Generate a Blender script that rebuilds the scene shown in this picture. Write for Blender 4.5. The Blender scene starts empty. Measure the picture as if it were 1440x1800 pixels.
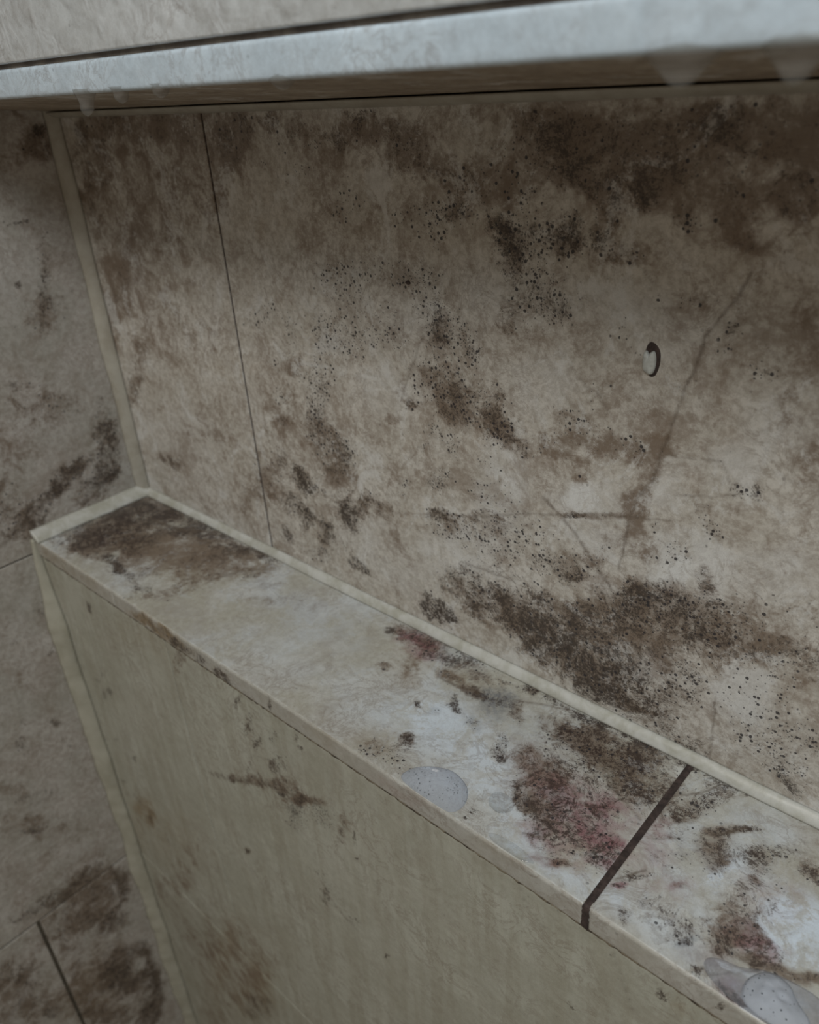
import bpy, bmesh, math, random, json
import numpy as np
from mathutils import Vector, Matrix
C = bpy.context.scene
col = C.collection

# ------------------------------------------------------------------ camera
cam_d = bpy.data.cameras.new('camera')
cam = bpy.data.objects.new('camera', cam_d); col.objects.link(cam); C.camera = cam
cam_d.sensor_fit = 'HORIZONTAL'; cam_d.sensor_width = 36.0; cam_d.lens = 34.966
cam_d.clip_start = 0.01
Rt = Vector((0.74398338, 0.66571262, -0.05757985))
Dn = Vector((0.28376841, -0.39279263, -0.87475107))
Fw = Vector((-0.60494977, 0.63446091, -0.4811394))
cam.matrix_world = Matrix(((Rt.x, -Dn.x, -Fw.x, 0.64129), (Rt.y, -Dn.y, -Fw.y, -0.31731), (Rt.z, -Dn.z, -Fw.z, 0.32781), (0, 0, 0, 1)))
cam_d.dof.use_dof = True; cam_d.dof.focus_distance = 0.40; cam_d.dof.aperture_fstop = 11.5

# ------------------------------------------------------------------ light
C.view_settings.view_transform = 'Standard'; C.view_settings.look = 'None'
C.view_settings.gamma = 1.0; C.view_settings.use_curve_mapping = False
C.view_settings.exposure = 0.85
w = bpy.data.worlds.new('world'); C.world = w; w.use_nodes = True
bg = w.node_tree.nodes['Background']
bg.inputs[0].default_value = (1.0, 0.87, 0.70, 1); bg.inputs[1].default_value = 0.17
def area(name, loc, target, sx, sy, power, colr):
    d = bpy.data.lights.new(name, 'AREA'); d.shape = 'RECTANGLE'; d.size = sx; d.size_y = sy
    d.energy = power; d.color = colr
    o = bpy.data.objects.new(name, d); col.objects.link(o); o.location = loc
    o.rotation_euler = (Vector(target) - Vector(loc)).to_track_quat('-Z', 'Y').to_euler()
    return o
area('window_daylight', (1.25, -0.95, 1.35), (0.5, -0.05, 0.05), 0.7, 0.7, 6.2, (0.72, 0.88, 1.0))
area('ceiling_lamp', (0.62, -1.25, 1.65), (0.45, 0, 0), 0.5, 0.5, 7.6, (1.0, 0.94, 0.84))

# ------------------------------------------------------------------ helpers
def props(o, label=None, cat=None, group=None, kind=None):
    if label: o['label'] = label
    if cat: o['category'] = cat
    if group: o['group'] = group
    if kind: o['kind'] = kind
    return o
def link(name, me, mat=None, parent=None, loc=(0, 0, 0)):
    o = bpy.data.objects.new(name, me); col.objects.link(o)
    if mat: me.materials.append(mat)
    o.location = loc
    if parent: o.parent = parent
    return o
def from_data(name, vs, fs, mat, parent=None, loc=(0, 0, 0), smooth=False):
    me = bpy.data.meshes.new(name); me.from_pydata([tuple(v) for v in vs], [], fs)
    if smooth: me.polygons.foreach_set('use_smooth', [True] * len(me.polygons))
    me.update(); return link(name, me, mat, parent, loc)
def box(name, lo, hi, mat, parent=None, bevel=0.0, loc=None):
    lo = Vector(lo); hi = Vector(hi)
    if loc is None: loc = Vector(((lo.x + hi.x) / 2, (lo.y + hi.y) / 2, lo.z)) if parent is None else Vector((0, 0, 0))
    if parent is not None: off = parent.location
    else: off = loc
    bm = bmesh.new(); bmesh.ops.create_cube(bm, size=1)
    for v in bm.verts:
        v.co = Vector(((lo.x + hi.x) / 2 + v.co.x * (hi.x - lo.x), (lo.y + hi.y) / 2 + v.co.y * (hi.y - lo.y), (lo.z + hi.z) / 2 + v.co.z * (hi.z - lo.z))) - off
    if bevel: bmesh.ops.bevel(bm, geom=bm.edges[:], offset=bevel, segments=3, affect='EDGES', profile=0.5)
    me = bpy.data.meshes.new(name); bm.to_mesh(me); bm.free()
    return link(name, me, mat, parent, (0, 0, 0) if parent else loc)

# stains of each surface, and overhang shade painted as the first wide 'back' wash, in millimetres on that surface: centre, two radii, angle, channels
STAINS_AND_SHADE = {
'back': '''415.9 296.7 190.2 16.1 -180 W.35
90.7 242.0 117.7 49.6 -143 W.5
43.7 279.0 61.8 16.2 -139 W.7 M.42
28.1 298.0 33.5 8.1 -140 M.5 W.5
29.8 185.6 80.9 13.8 46 W.7 M.3
17.1 100.9 67.7 9.8 52 W.6 M.45
62.2 171.6 64.3 25.9 -165 W.25
144.6 308.3 84.9 9.9 180 W.7 M.3
210.7 296.9 22.2 11.3 -140 W.8 M.5
195.2 272.5 24.8 7.2 51 W.5
252.9 307.3 29.9 6.3 -180 W.5 M.35
260.9 298.6 12.4 5.8 -176 M.4
324.6 305.3 36.6 6.8 180 W.6 M.35
300.8 301.4 10.3 3.5 170 M.5
321.3 311.9 12.2 2.1 179 M.6
347.7 300.1 18.8 5.7 175 W.6 M.4
365.5 288.8 25.2 5.7 175 W.7 M.45
390.0 284.3 13.6 7.4 -177 W.5 M.3
345.0 269.5 28.0 8.2 -177 W.3
293.8 270.1 20.1 12.2 54 W.3
333.8 237.1 51.9 23.9 -171 W.15
57.1 46.6 19.6 6.5 -164 M.7 W.5
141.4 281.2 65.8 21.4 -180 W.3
128.6 90.6 53.9 26.4 -154 W.3
169.4 52.5 39.6 11.6 59 W.5 M.35
120.0 158.0 56.6 17.1 -168 W.3
284.3 296.4 8.3 3.4 -178 D.8
241.1 286.5 4.3 2.4 -172 D.9
272.1 281.2 10.8 5.3 -175 D.4
306.8 266.3 14.0 11.2 -154 D.5
348.5 264.2 7.2 4.4 -172 D.6
367.7 263.9 15.8 10.2 -172 D.85 M.2
382.5 268.7 9.0 7.7 -162 W.5 D.5 M.3
399.8 270.1 6.1 5.3 77 M.65 W.4
387.7 267.7 5.3 4.8 63 M.5 W.3
342.5 240.8 3.4 2.3 -165 D.8
458.3 301.2 39.3 11.6 180 W.9 M.55
439.2 303.4 22.4 8.7 179 W.5 M.5
448.2 290.3 19.3 7.8 174 M.5 W.6
412.9 287.3 18.8 11.9 -178 W.4 D.3
487.1 286.9 26.4 11.5 -179 W.8 M.35
503.4 305.0 13.1 5.7 178 W.6
520.4 303.9 22.5 8.3 178 W.9 M.5
515.1 297.3 7.8 6.2 111 M.45
539.8 282.6 9.7 8.6 120 W.7 M.45
519.2 283.8 12.0 8.4 104 W.5 M.3
521.5 267.7 9.8 8.2 173 W.5 M.3
498.6 289.2 9.1 4.0 180 M.45 W.4
542.9 297.5 11.0 5.5 103 W.6
498.2 272.6 5.9 4.7 178 M.4 D.6 W.4
481.6 280.8 5.9 4.7 132 M.75 W.3
473.0 277.8 10.3 4.0 -178 W.5 M.45
466.0 266.2 13.8 8.1 94 W.6 M.5
461.0 258.8 7.1 5.5 92 M.55
448.4 285.8 13.9 9.0 -179 W.4 M.4
419.2 277.9 15.6 7.2 -177 W.4 D.3
416.2 255.3 14.0 11.9 -154 M.75 W.5 D.7
412.3 261.5 8.0 7.5 -144 M.55 D.5
446.7 260.6 8.2 7.5 84 M.85 W.5 D.8
434.8 261.7 7.6 6.1 -172 D.7 M.3
435.6 233.8 12.2 10.8 -151 D.9 M.42
440.5 227.8 6.9 5.2 -165 D.9 M.5
426.0 240.6 9.7 7.8 -165 D.6
414.7 220.2 7.5 6.0 75 M.5 W.4
417.9 237.1 10.8 8.2 82 M.4 W.3
423.2 213.0 6.9 5.5 -156 M.35 W.3
478.8 254.4 5.1 4.7 94 D.6 W.5 M.3
482.4 258.2 15.3 6.8 -175 W.45
458.8 249.0 7.3 5.7 90 W.4
500.7 270.6 3.7 3.0 178 D.8
350.1 234.2 17.1 5.4 -176 D.95
366.0 234.4 8.7 5.2 -169 D.7
359.5 224.8 12.3 7.6 -166 D.6
367.0 218.2 9.2 5.4 81 D.6 M.4
325.1 236.2 9.9 6.6 -165 D.5 W.2
296.5 225.5 17.9 10.5 -179 D.75
306.6 213.6 11.8 7.9 171 D.9
284.7 195.4 18.0 10.0 -171 D.9 W.25 M.25
296.4 190.2 20.5 8.8 -167 D.75
274.6 179.5 11.0 5.0 -165 D.5
243.3 185.6 11.2 5.4 72 D.8
223.1 197.6 15.9 6.5 -168 D.5
203.7 191.2 11.7 5.2 -166 D.4
325.8 201.5 12.3 7.0 77 D.7 W.2
339.2 203.4 10.5 8.1 59 W.4 D.4
336.4 196.5 7.3 3.8 -165 D.5
233.5 164.9 13.7 6.0 -164 D.4 W.3
245.3 167.0 10.6 7.1 56 W.4 M.35
266.7 163.3 15.2 8.6 -158 D.85
261.1 146.7 20.3 8.1 69 D1 M.5
259.0 134.4 9.9 6.6 48 M.6 D.8
225.2 139.2 7.5 4.9 -138 D.8
376.4 209.5 14.8 8.5 -171 D.95 M.55 W.4
389.3 198.8 7.1 5.7 62 D.95 M.6
368.1 201.5 10.5 7.2 57 D.5 M.35
366.9 178.8 17.7 13.0 -149 D.85 W.4 M.25
378.7 171.3 16.7 9.5 -161 D.7 W.4 M.3
394.3 166.5 26.1 13.1 171 W.6 M.5 D.4
413.0 157.8 11.5 7.5 162 M.6 W.6
409.4 180.9 6.7 5.4 -176 M.55 W.4
346.5 159.4 6.5 3.4 -161 M.5 W.5
361.1 148.6 8.3 5.7 69 D.9
373.6 144.6 8.9 6.6 51 D.85
353.7 136.0 3.9 2.7 -147 D1
329.6 146.6 7.1 4.2 -156 W.5
336.2 169.4 23.1 8.3 70 W.3
262.7 123.0 15.6 9.4 -164 W.6 M.5 D.6
270.9 104.4 14.2 13.6 48 W.7 M.6 D.4
286.3 116.7 11.1 7.2 131 M.6 D.6
280.2 92.2 12.4 6.3 -154 W.5
226.5 131.2 31.2 20.2 48 W.3
217.3 116.4 17.5 9.6 46 W.4
198.7 66.1 31.4 14.0 56 W.5 M.35
240.7 79.3 15.8 7.4 164 M1.2 O.4
231.9 81.3 11.3 6.5 -160 M.8
242.7 73.6 8.1 4.5 -168 M1.3
235.9 52.4 14.8 5.1 167 M1.3 O.3
226.8 54.2 19.8 9.9 -173 M.7
224.3 120.2 9.5 4.0 -161 M.5 W.4
215.7 94.0 8.4 7.2 87 M.5
283.2 65.6 11.2 7.8 85 M1 O.3
274.7 73.1 16.2 8.1 -152 M.5 W.4
255.8 43.9 13.5 6.8 56 M.95 O.4
233.9 41.2 9.3 5.0 -145 M.7
208.1 24.9 8.6 6.1 164 M.9
264.1 39.7 14.8 6.7 -178 M.55
249.3 22.3 14.6 6.2 -152 D.7 M.4
242.3 17.2 21.9 7.3 -155 W.3
288.4 26.9 8.8 4.9 138 M1.5 O.4
280.0 24.2 5.7 3.6 126 M1.1
308.1 80.2 24.0 7.6 -165 W.6 M.45 O.3
303.3 84.2 17.4 7.1 -157 M.45
330.7 106.9 15.8 10.4 -141 W.3
335.3 104.2 6.9 4.7 46 D.8
363.7 118.3 9.7 6.1 -163 D.85 M.35
401.6 139.7 12.3 6.5 -158 D.4
365.5 110.5 5.0 3.4 -142 D.5
253.9 104.1 28.5 18.1 -138 W.3
326.8 62.1 14.9 7.3 127 W.4
349.3 28.7 5.2 4.9 138 M1
357.6 20.0 13.6 8.5 -167 M1.3
365.7 17.7 8.1 5.9 -158 M1.3
349.6 17.4 7.2 3.9 -141 M1
286.1 -15.4 32.6 17.5 -169 O.3
378.6 51.8 18.6 9.6 -166 M.75 W.4
396.1 42.1 25.3 11.5 -169 M.7 W.5
409.0 72.0 35.9 5.7 -172 M.35
417.3 42.9 26.9 14.3 -173 M.8 W.6
449.0 41.0 38.5 18.3 -176 M.85 W.8
429.6 36.0 20.7 11.6 171 M.8
459.3 61.6 33.0 11.2 -163 W.6 M.5
417.2 59.3 24.0 8.2 -168 M.6
489.9 67.9 27.4 17.2 -152 M.7 W.8
503.9 88.5 23.0 12.5 -149 M.75 W.6 D.4
491.9 83.3 11.8 8.5 61 M.6
478.9 31.5 28.8 15.3 -180 M.9 W.8
457.3 24.4 26.8 12.1 177 M.7 W.5
500.3 22.7 21.0 11.4 177 M.9 W.6
496.1 32.5 15.9 9.8 47 M.7
476.7 9.5 19.6 7.4 179 M1
530.3 89.9 15.9 11.4 50 M.6 D.8 W.4
529.2 75.6 19.1 12.1 -139 M.65 W.5
547.6 84.4 15.4 11.1 54 M.4 W.5
524.0 43.7 16.1 9.8 80 D.95 M.45
526.1 52.3 7.5 4.5 81 D1 M.5
521.8 6.6 14.4 7.0 177 M.55 D.5
534.6 6.3 7.3 5.9 -170 M.6 D.5
513.3 56.9 13.6 6.5 -146 W.4 M.3
548.8 94.9 21.4 16.0 59 W.4 D.3
573.0 87.0 17.4 12.8 63 M.4 W.4
570.2 88.8 10.5 5.7 -146 M.4
558.9 62.6 19.4 13.6 61 D.5 W.2
568.5 35.5 22.5 14.4 55 D.5 M.25
582.5 12.1 6.2 4.7 161 M.9
578.5 23.0 9.5 7.1 68 D.8 M.35
584.5 49.0 10.7 6.9 79 D.6 M.3
371.4 95.8 22.9 3.8 -165 M.6 W.5
362.4 92.9 10.6 5.7 -168 M.6
371.0 85.8 16.8 8.5 -160 D.9 W.2
401.1 100.0 30.9 6.9 -156 W.5 M.4
401.3 118.4 18.9 7.6 -178 W.3 D.5
409.1 91.4 30.0 9.2 -158 D.65
424.7 100.6 16.4 8.1 -154 D.6
441.7 90.3 11.2 6.0 -150 D.95 M.3
454.4 89.6 13.5 6.8 -173 D.7 M.5
457.9 89.2 9.0 4.0 -154 M.5 W.4
409.1 83.7 8.8 4.2 -153 D.8
472.4 128.9 23.1 2.2 -162 W.7 M.4
456.9 123.8 6.3 1.9 -160 M.7
473.7 109.3 7.1 4.9 74 D.6
473.6 111.0 11.4 8.6 55 W.3
464.3 98.8 12.3 5.4 170 W.5 M.4
451.1 162.5 20.1 5.4 -165 W.5 D.4
463.9 162.7 28.3 6.0 -170 W.7
453.7 176.7 9.9 6.8 -157 D.7 W.3
460.1 175.2 11.9 4.3 175 D.5 W.3
465.2 192.2 6.3 5.3 -143 M.45 W.5
481.6 170.2 9.0 6.1 -157 W.4 D.5
488.9 170.6 3.0 2.2 -153 D.9 M.6
497.3 185.3 11.1 7.9 78 W.6
495.9 171.0 14.2 6.6 -163 W.4
494.5 156.0 18.3 4.9 81 W.7
487.5 135.4 16.2 4.6 82 W.7 M.3
458.3 148.7 7.2 5.7 46 W.5 M.3
437.8 162.2 13.0 9.8 72 W.3
495.9 109.1 13.0 4.2 93 W.5
491.8 120.8 10.1 7.5 72 W.4
527.0 137.9 4.5 3.3 81 D1.2 M.4
511.1 119.8 8.0 5.7 -142 D1.1
499.9 130.1 6.3 4.0 86 D.7
512.2 123.4 17.5 4.2 -159 D.4
534.1 161.3 4.4 3.4 84 M.75 D.5
543.8 162.6 4.9 4.1 74 M.55
522.1 147.2 4.4 3.3 -147 D.6 M.4 W.3
526.3 111.2 5.8 4.2 78 M.55 W.6
525.3 150.6 15.9 6.6 -160 W.3
549.4 141.4 20.4 15.8 -141 W.15
575.6 113.4 10.1 7.8 51 W.3 M.3
508.0 241.5 2.9 1.8 -173 D1.2
513.3 244.2 7.0 4.9 -174 W.55 M.3
523.0 229.4 5.1 3.4 97 D1 M.4
513.5 224.4 3.4 2.4 -169 M.5
492.5 238.2 2.5 1.4 -172 D1
501.9 239.4 3.4 2.3 -172 D.7
523.4 221.2 4.2 2.4 -170 D.5
476.2 202.7 14.4 10.5 -162 W.2
539.0 216.8 8.8 4.6 -169 D.4 W.3
540.2 215.9 4.4 2.8 -168 M.4
477.7 218.8 11.1 7.6 -167 D.3
445.3 224.5 6.2 3.2 -170 D.4
551.3 239.1 32.0 12.0 100 W.35
563.6 181.0 29.4 10.7 99 W.3
552.1 209.9 13.8 4.3 72 W.4
519.9 263.4 13.1 2.9 -176 W.5 M.3
528.1 266.1 12.7 8.2 -179 W.3
529.5 242.8 10.9 6.6 79 W.4
452.1 209.3 16.4 9.2 90 W.2
416.5 191.4 11.0 8.6 -151 W.15
280.8 248.0 49.5 18.7 -173 W.15
409.2 119.1 27.3 15.0 71 L.8
460.7 135.0 15.4 8.0 -157 L1
472.7 124.1 18.4 14.1 53 L.5
514.1 106.3 19.6 14.7 65 L1
509.6 120.8 12.3 8.7 -143 L.7
498.4 145.1 11.8 5.8 -159 L.5
532.6 172.4 13.7 11.8 70 L.5
502.5 161.2 11.4 7.2 -157 L.4
433.6 188.8 17.1 11.5 -160 L.35
416.7 147.1 14.1 10.5 68 L.4
387.8 63.7 33.2 11.3 -174 L.5
375.0 75.2 29.2 11.3 -156 L.4
331.3 165.0 24.9 16.5 -153 L.4
348.3 211.1 21.6 12.3 -166 L.3
399.2 235.1 18.3 15.9 -145 L.3
476.5 233.8 16.3 9.8 -171 L.3
498.5 224.5 15.3 9.7 -170 L.3
552.0 124.6 20.5 11.1 -153 L.5
550.2 195.1 13.3 11.9 -150 L.25
506.1 49.5 12.7 9.4 73 L.8
552.3 51.8 18.8 12.5 74 L.5
475.2 87.1 10.9 6.4 -147 L.5
295.7 64.4 31.2 16.0 -150 L.3
92.9 76.9 47.6 18.9 -159 L.3
65.0 198.5 16.5 9.4 47 L.5
170.3 250.7 13.8 3.0 51 L.5
163.9 185.7 35.5 4.4 58 L.4
324.8 39.2 28.2 15.5 -174 L.3''',
'ledge': '''34.8 -56.8 41.4 31.5 -144 W1 M.85
37.4 -82.3 21.9 17.3 140 M.9 W.8
19.6 -16.6 44.5 13.1 -162 M.95 W.8
60.5 -13.2 56.4 10.7 -173 M1.05 W.7
101.0 -8.6 36.5 7.4 -173 M1.3
99.2 -21.8 32.3 7.1 -154 M1.2
68.2 -73.3 31.7 18.6 -159 M.6 W.7
92.9 -87.5 21.3 4.4 172 M1.3
104.5 -89.3 9.3 4.5 167 M1.2
119.5 -88.1 32.5 9.6 -162 M.35
107.7 -44.2 58.8 24.5 -159 W.8 O.7
85.8 -54.7 21.9 11.5 111 W.6 M.5
142.4 -29.5 49.6 18.0 -165 W.8 M.4 O.4
161.6 -9.9 27.6 6.8 -165 M1
153.8 -21.1 13.3 9.6 -169 M.6
183.9 -7.3 15.6 4.6 -177 M1.1
152.8 -53.2 41.9 17.6 -148 W.5 O.3 M.25
197.7 -29.6 6.0 4.1 54 M.8
169.7 -69.9 25.2 9.6 77 W.4 M.25
145.3 -94.9 7.7 4.9 -162 M.75
161.8 -94.5 17.8 7.2 -147 W.4 M.3
228.2 -35.2 27.2 20.8 -167 W.2
281.4 -38.4 44.4 21.3 180 L.35 O.15
206.9 -95.3 36.1 13.8 175 O.25 L.2
291.2 -77.6 39.7 13.4 177 L.2
252.9 -34.5 30.9 11.3 -176 W.15 L.3
354.4 -13.8 13.9 7.1 -171 W1 P.8 M.65
347.4 -11.6 16.6 7.8 -170 M.6 W.6
357.5 -0.0 13.0 6.5 -179 M.7 W.5
363.6 -21.5 12.9 5.0 -156 P.8 M.8
329.0 -18.0 7.2 3.2 -178 M.8
348.5 -44.7 6.8 4.4 138 M.5 W.6
359.7 -35.3 11.3 9.4 142 W.5 O.4 M.35
372.8 -45.7 10.6 4.2 133 O.4 W.3
379.5 -9.2 25.2 10.0 178 M.6 L.3
399.8 -14.5 19.1 7.0 -174 M.5 W.5
395.0 -28.3 17.6 4.1 179 W.8 O.5 M.6
408.2 -31.1 10.2 3.5 175 M.7 W.6
422.8 -26.0 11.6 6.4 -156 B1.1 M.6
429.0 -30.4 10.6 8.6 122 B.8
407.7 -44.1 8.7 3.1 135 M.95
412.8 -49.3 3.3 3.0 132 M1.3
391.4 -58.8 2.9 2.0 134 M1.3
403.1 -56.9 3.3 2.8 -147 D.8 B.3
426.4 -51.6 6.0 3.9 165 M.7 B.3
441.3 -26.7 11.3 3.9 125 M.6 W.5
435.8 -8.2 5.4 3.1 166 M1.3 W.6
425.4 -11.1 11.3 1.9 178 M.7
452.9 -6.7 9.2 2.7 177 M.9
474.4 -7.7 15.3 3.1 179 M1.2
488.7 -3.9 9.7 2.6 178 M1.2
504.3 -3.8 14.2 3.0 177 M1.6
531.0 -4.3 10.3 2.9 177 M1.5
552.4 -4.0 13.4 2.0 177 M.8
566.1 -1.6 12.9 1.6 177 M.5
473.6 -24.4 16.1 12.8 176 W.4 M.35
469.9 -24.5 9.8 4.4 121 M.55 W.6
451.0 -59.9 6.3 4.3 124 M1.25 W.5
448.2 -52.9 5.2 3.8 123 M.7
405.5 -84.1 5.3 3.3 169 M.95 W.4
405.9 -92.1 6.4 5.1 -148 M.4
388.7 -93.5 2.2 1.6 140 D1
394.6 -101.0 6.6 5.8 -168 D.9 W.3
407.7 -98.7 6.3 5.0 -148 D.7
395.4 -94.9 13.0 10.3 -151 O.35 W.2
412.9 -99.8 14.1 5.1 -179 D.4
462.6 -100.4 2.8 2.6 124 M1.2
463.2 -106.8 1.4 1.1 127 M1.3
474.6 -76.7 6.5 2.7 135 M.9 W.5
473.9 -58.6 16.3 14.5 141 W.5 M.45 P.15
490.2 -22.1 28.3 10.7 177 W.9 M.8
507.8 -29.0 23.5 15.9 178 W.7 M.75
517.9 -10.6 12.1 10.5 155 M.7 W.6
489.2 -43.9 15.7 11.3 166 M.5
524.2 -35.3 13.7 9.2 -170 M.65 W.4
499.2 -60.2 19.8 12.6 -170 P.55 M.5 W.4
484.9 -64.6 10.6 8.9 180 W.5 M.45
490.8 -78.6 13.2 7.7 -176 M.8 W.7
504.2 -78.8 13.6 7.6 -167 M.75 P.4
503.9 -67.9 11.3 7.0 -136 M.6 P.5
497.3 -90.9 10.9 5.4 -166 P.5 W.3 M.3
501.4 -89.6 7.1 1.7 -147 M.7 P.4
515.8 -60.6 17.0 11.7 48 P.65 M.45
518.3 -75.9 10.7 6.0 179 P1 M.5
529.2 -76.1 7.8 5.8 -146 P1.4 M.8
528.6 -81.9 5.2 4.5 169 M.8 P1
515.0 -91.0 10.4 8.4 -167 P.35 M.3 W.3
515.8 -97.2 4.3 2.7 -136 O.7 W.7 M.6
508.5 -100.4 7.8 3.8 -165 P.3 W.3
423.8 -63.9 31.1 20.6 -178 L.75
398.7 -54.3 16.9 14.5 -148 L.5
461.0 -71.5 16.4 14.3 150 L.5
488.6 -100.1 25.4 9.7 -178 L.6
521.6 -101.5 15.2 6.1 -177 L.5
366.6 -79.5 24.2 16.5 172 L.25
389.4 -102.5 22.0 15.1 177 O.12
550.0 -12.2 14.3 5.9 -138 M.7 W.4
548.7 -29.4 15.4 5.1 59 M.75 W.5
542.9 -29.6 12.3 9.7 75 W.3
552.9 -22.3 8.4 3.6 67 M.75
543.2 -42.7 11.8 6.3 58 M.5 W.6
569.4 -30.9 13.0 2.5 49 M1.15 O.5
564.9 -40.0 9.4 5.4 73 O.6 W.5 M.4
569.8 -48.2 8.1 5.1 77 M.6 O.5 W.5
557.4 -60.4 15.7 4.9 -139 M.45 W.4
586.2 -36.0 7.0 5.4 81 M.9 O.5 W.5
582.3 -36.1 7.1 4.7 56 M.5
593.3 -27.1 7.9 3.6 45 M.6
605.7 -30.5 5.7 5.4 165 M.85 W.5
598.2 -23.0 10.6 6.8 90 W.4 M.3
545.1 -82.1 6.9 1.4 49 M1.25
542.4 -81.3 4.2 2.7 47 M.7 O.4
540.8 -90.6 3.6 1.7 -137 P1.2 M.85
544.4 -62.9 13.4 6.5 101 P.4 W.3
540.5 -49.3 7.2 4.6 48 P.3
559.0 -78.2 10.2 5.7 46 P.25 W.3
561.7 -75.3 4.0 2.0 66 W.7 P.4
581.3 -59.9 8.7 6.4 79 W.3
586.5 -53.7 9.1 3.8 72 M.45 W.4
571.7 -90.8 8.4 5.1 49 M.85 W.6
569.3 -91.2 2.6 2.0 66 M1.1
576.0 -97.3 3.9 2.5 50 B1.3 M.7
559.3 -92.4 9.9 4.3 -137 W.4 M.35
549.9 -102.0 6.1 1.7 118 M.7
554.9 -89.0 9.6 4.1 -150 M.3 W.3
585.7 -70.6 11.7 7.3 -143 M.45 W.45
587.3 -86.3 9.6 5.0 46 M.75 W.7
593.6 -77.8 10.7 5.7 -161 W.6 M.5 P.3
601.4 -79.5 8.9 5.1 -176 P.7 M.6
601.9 -87.0 8.2 3.7 -161 W.7 M.7
588.8 -89.9 5.6 4.1 86 M.6 W.5
586.3 -106.2 4.2 2.3 -159 M1 W.6
599.5 -107.0 5.4 2.3 -171 M1.1 P.6 W.6
598.6 -101.9 4.6 2.2 46 P.5
614.5 -84.1 10.2 3.1 -156 W.8 M.6
622.2 -80.7 6.8 2.7 -136 W.7 M.4
587.8 -98.7 10.5 5.3 -160 P.2 B.4
569.2 -62.3 17.3 6.7 64 L.6
607.2 -63.2 17.9 11.9 61 L1.2
573.9 -54.7 9.3 4.9 76 L.8
548.7 -71.4 10.5 6.0 46 L.5
617.7 -73.8 7.3 4.5 56 L.8
609.7 -101.4 13.4 6.5 46 L.8 B.3
572.0 -102.2 12.8 4.4 -176 L.3
547.1 -95.3 7.1 3.0 -177 L.4
568.2 -47.6 31.0 17.0 -174 L.45
545.8 -92.8 16.7 9.0 -178 L.5
565.0 -87.7 20.3 8.9 -177 L.4
465.4 -87.5 27.7 10.5 -180 L.4
394.4 -69.8 22.1 12.7 -176 L.35
466.1 -35.9 19.2 12.7 -176 L.3
576.2 -20.3 19.4 11.1 -177 L.35
18.9 -56.0 33.9 28.7 -143 M.9
54.3 -26.6 57.9 14.8 -167 M.9
540.1 -36.3 21.0 11.2 -168 M.35
565.4 -53.8 21.6 13.3 -164 M.3
594.9 -56.0 13.8 11.8 45 M.3 P.2
511.6 -85.5 18.8 9.8 180 M.45''',
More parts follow.
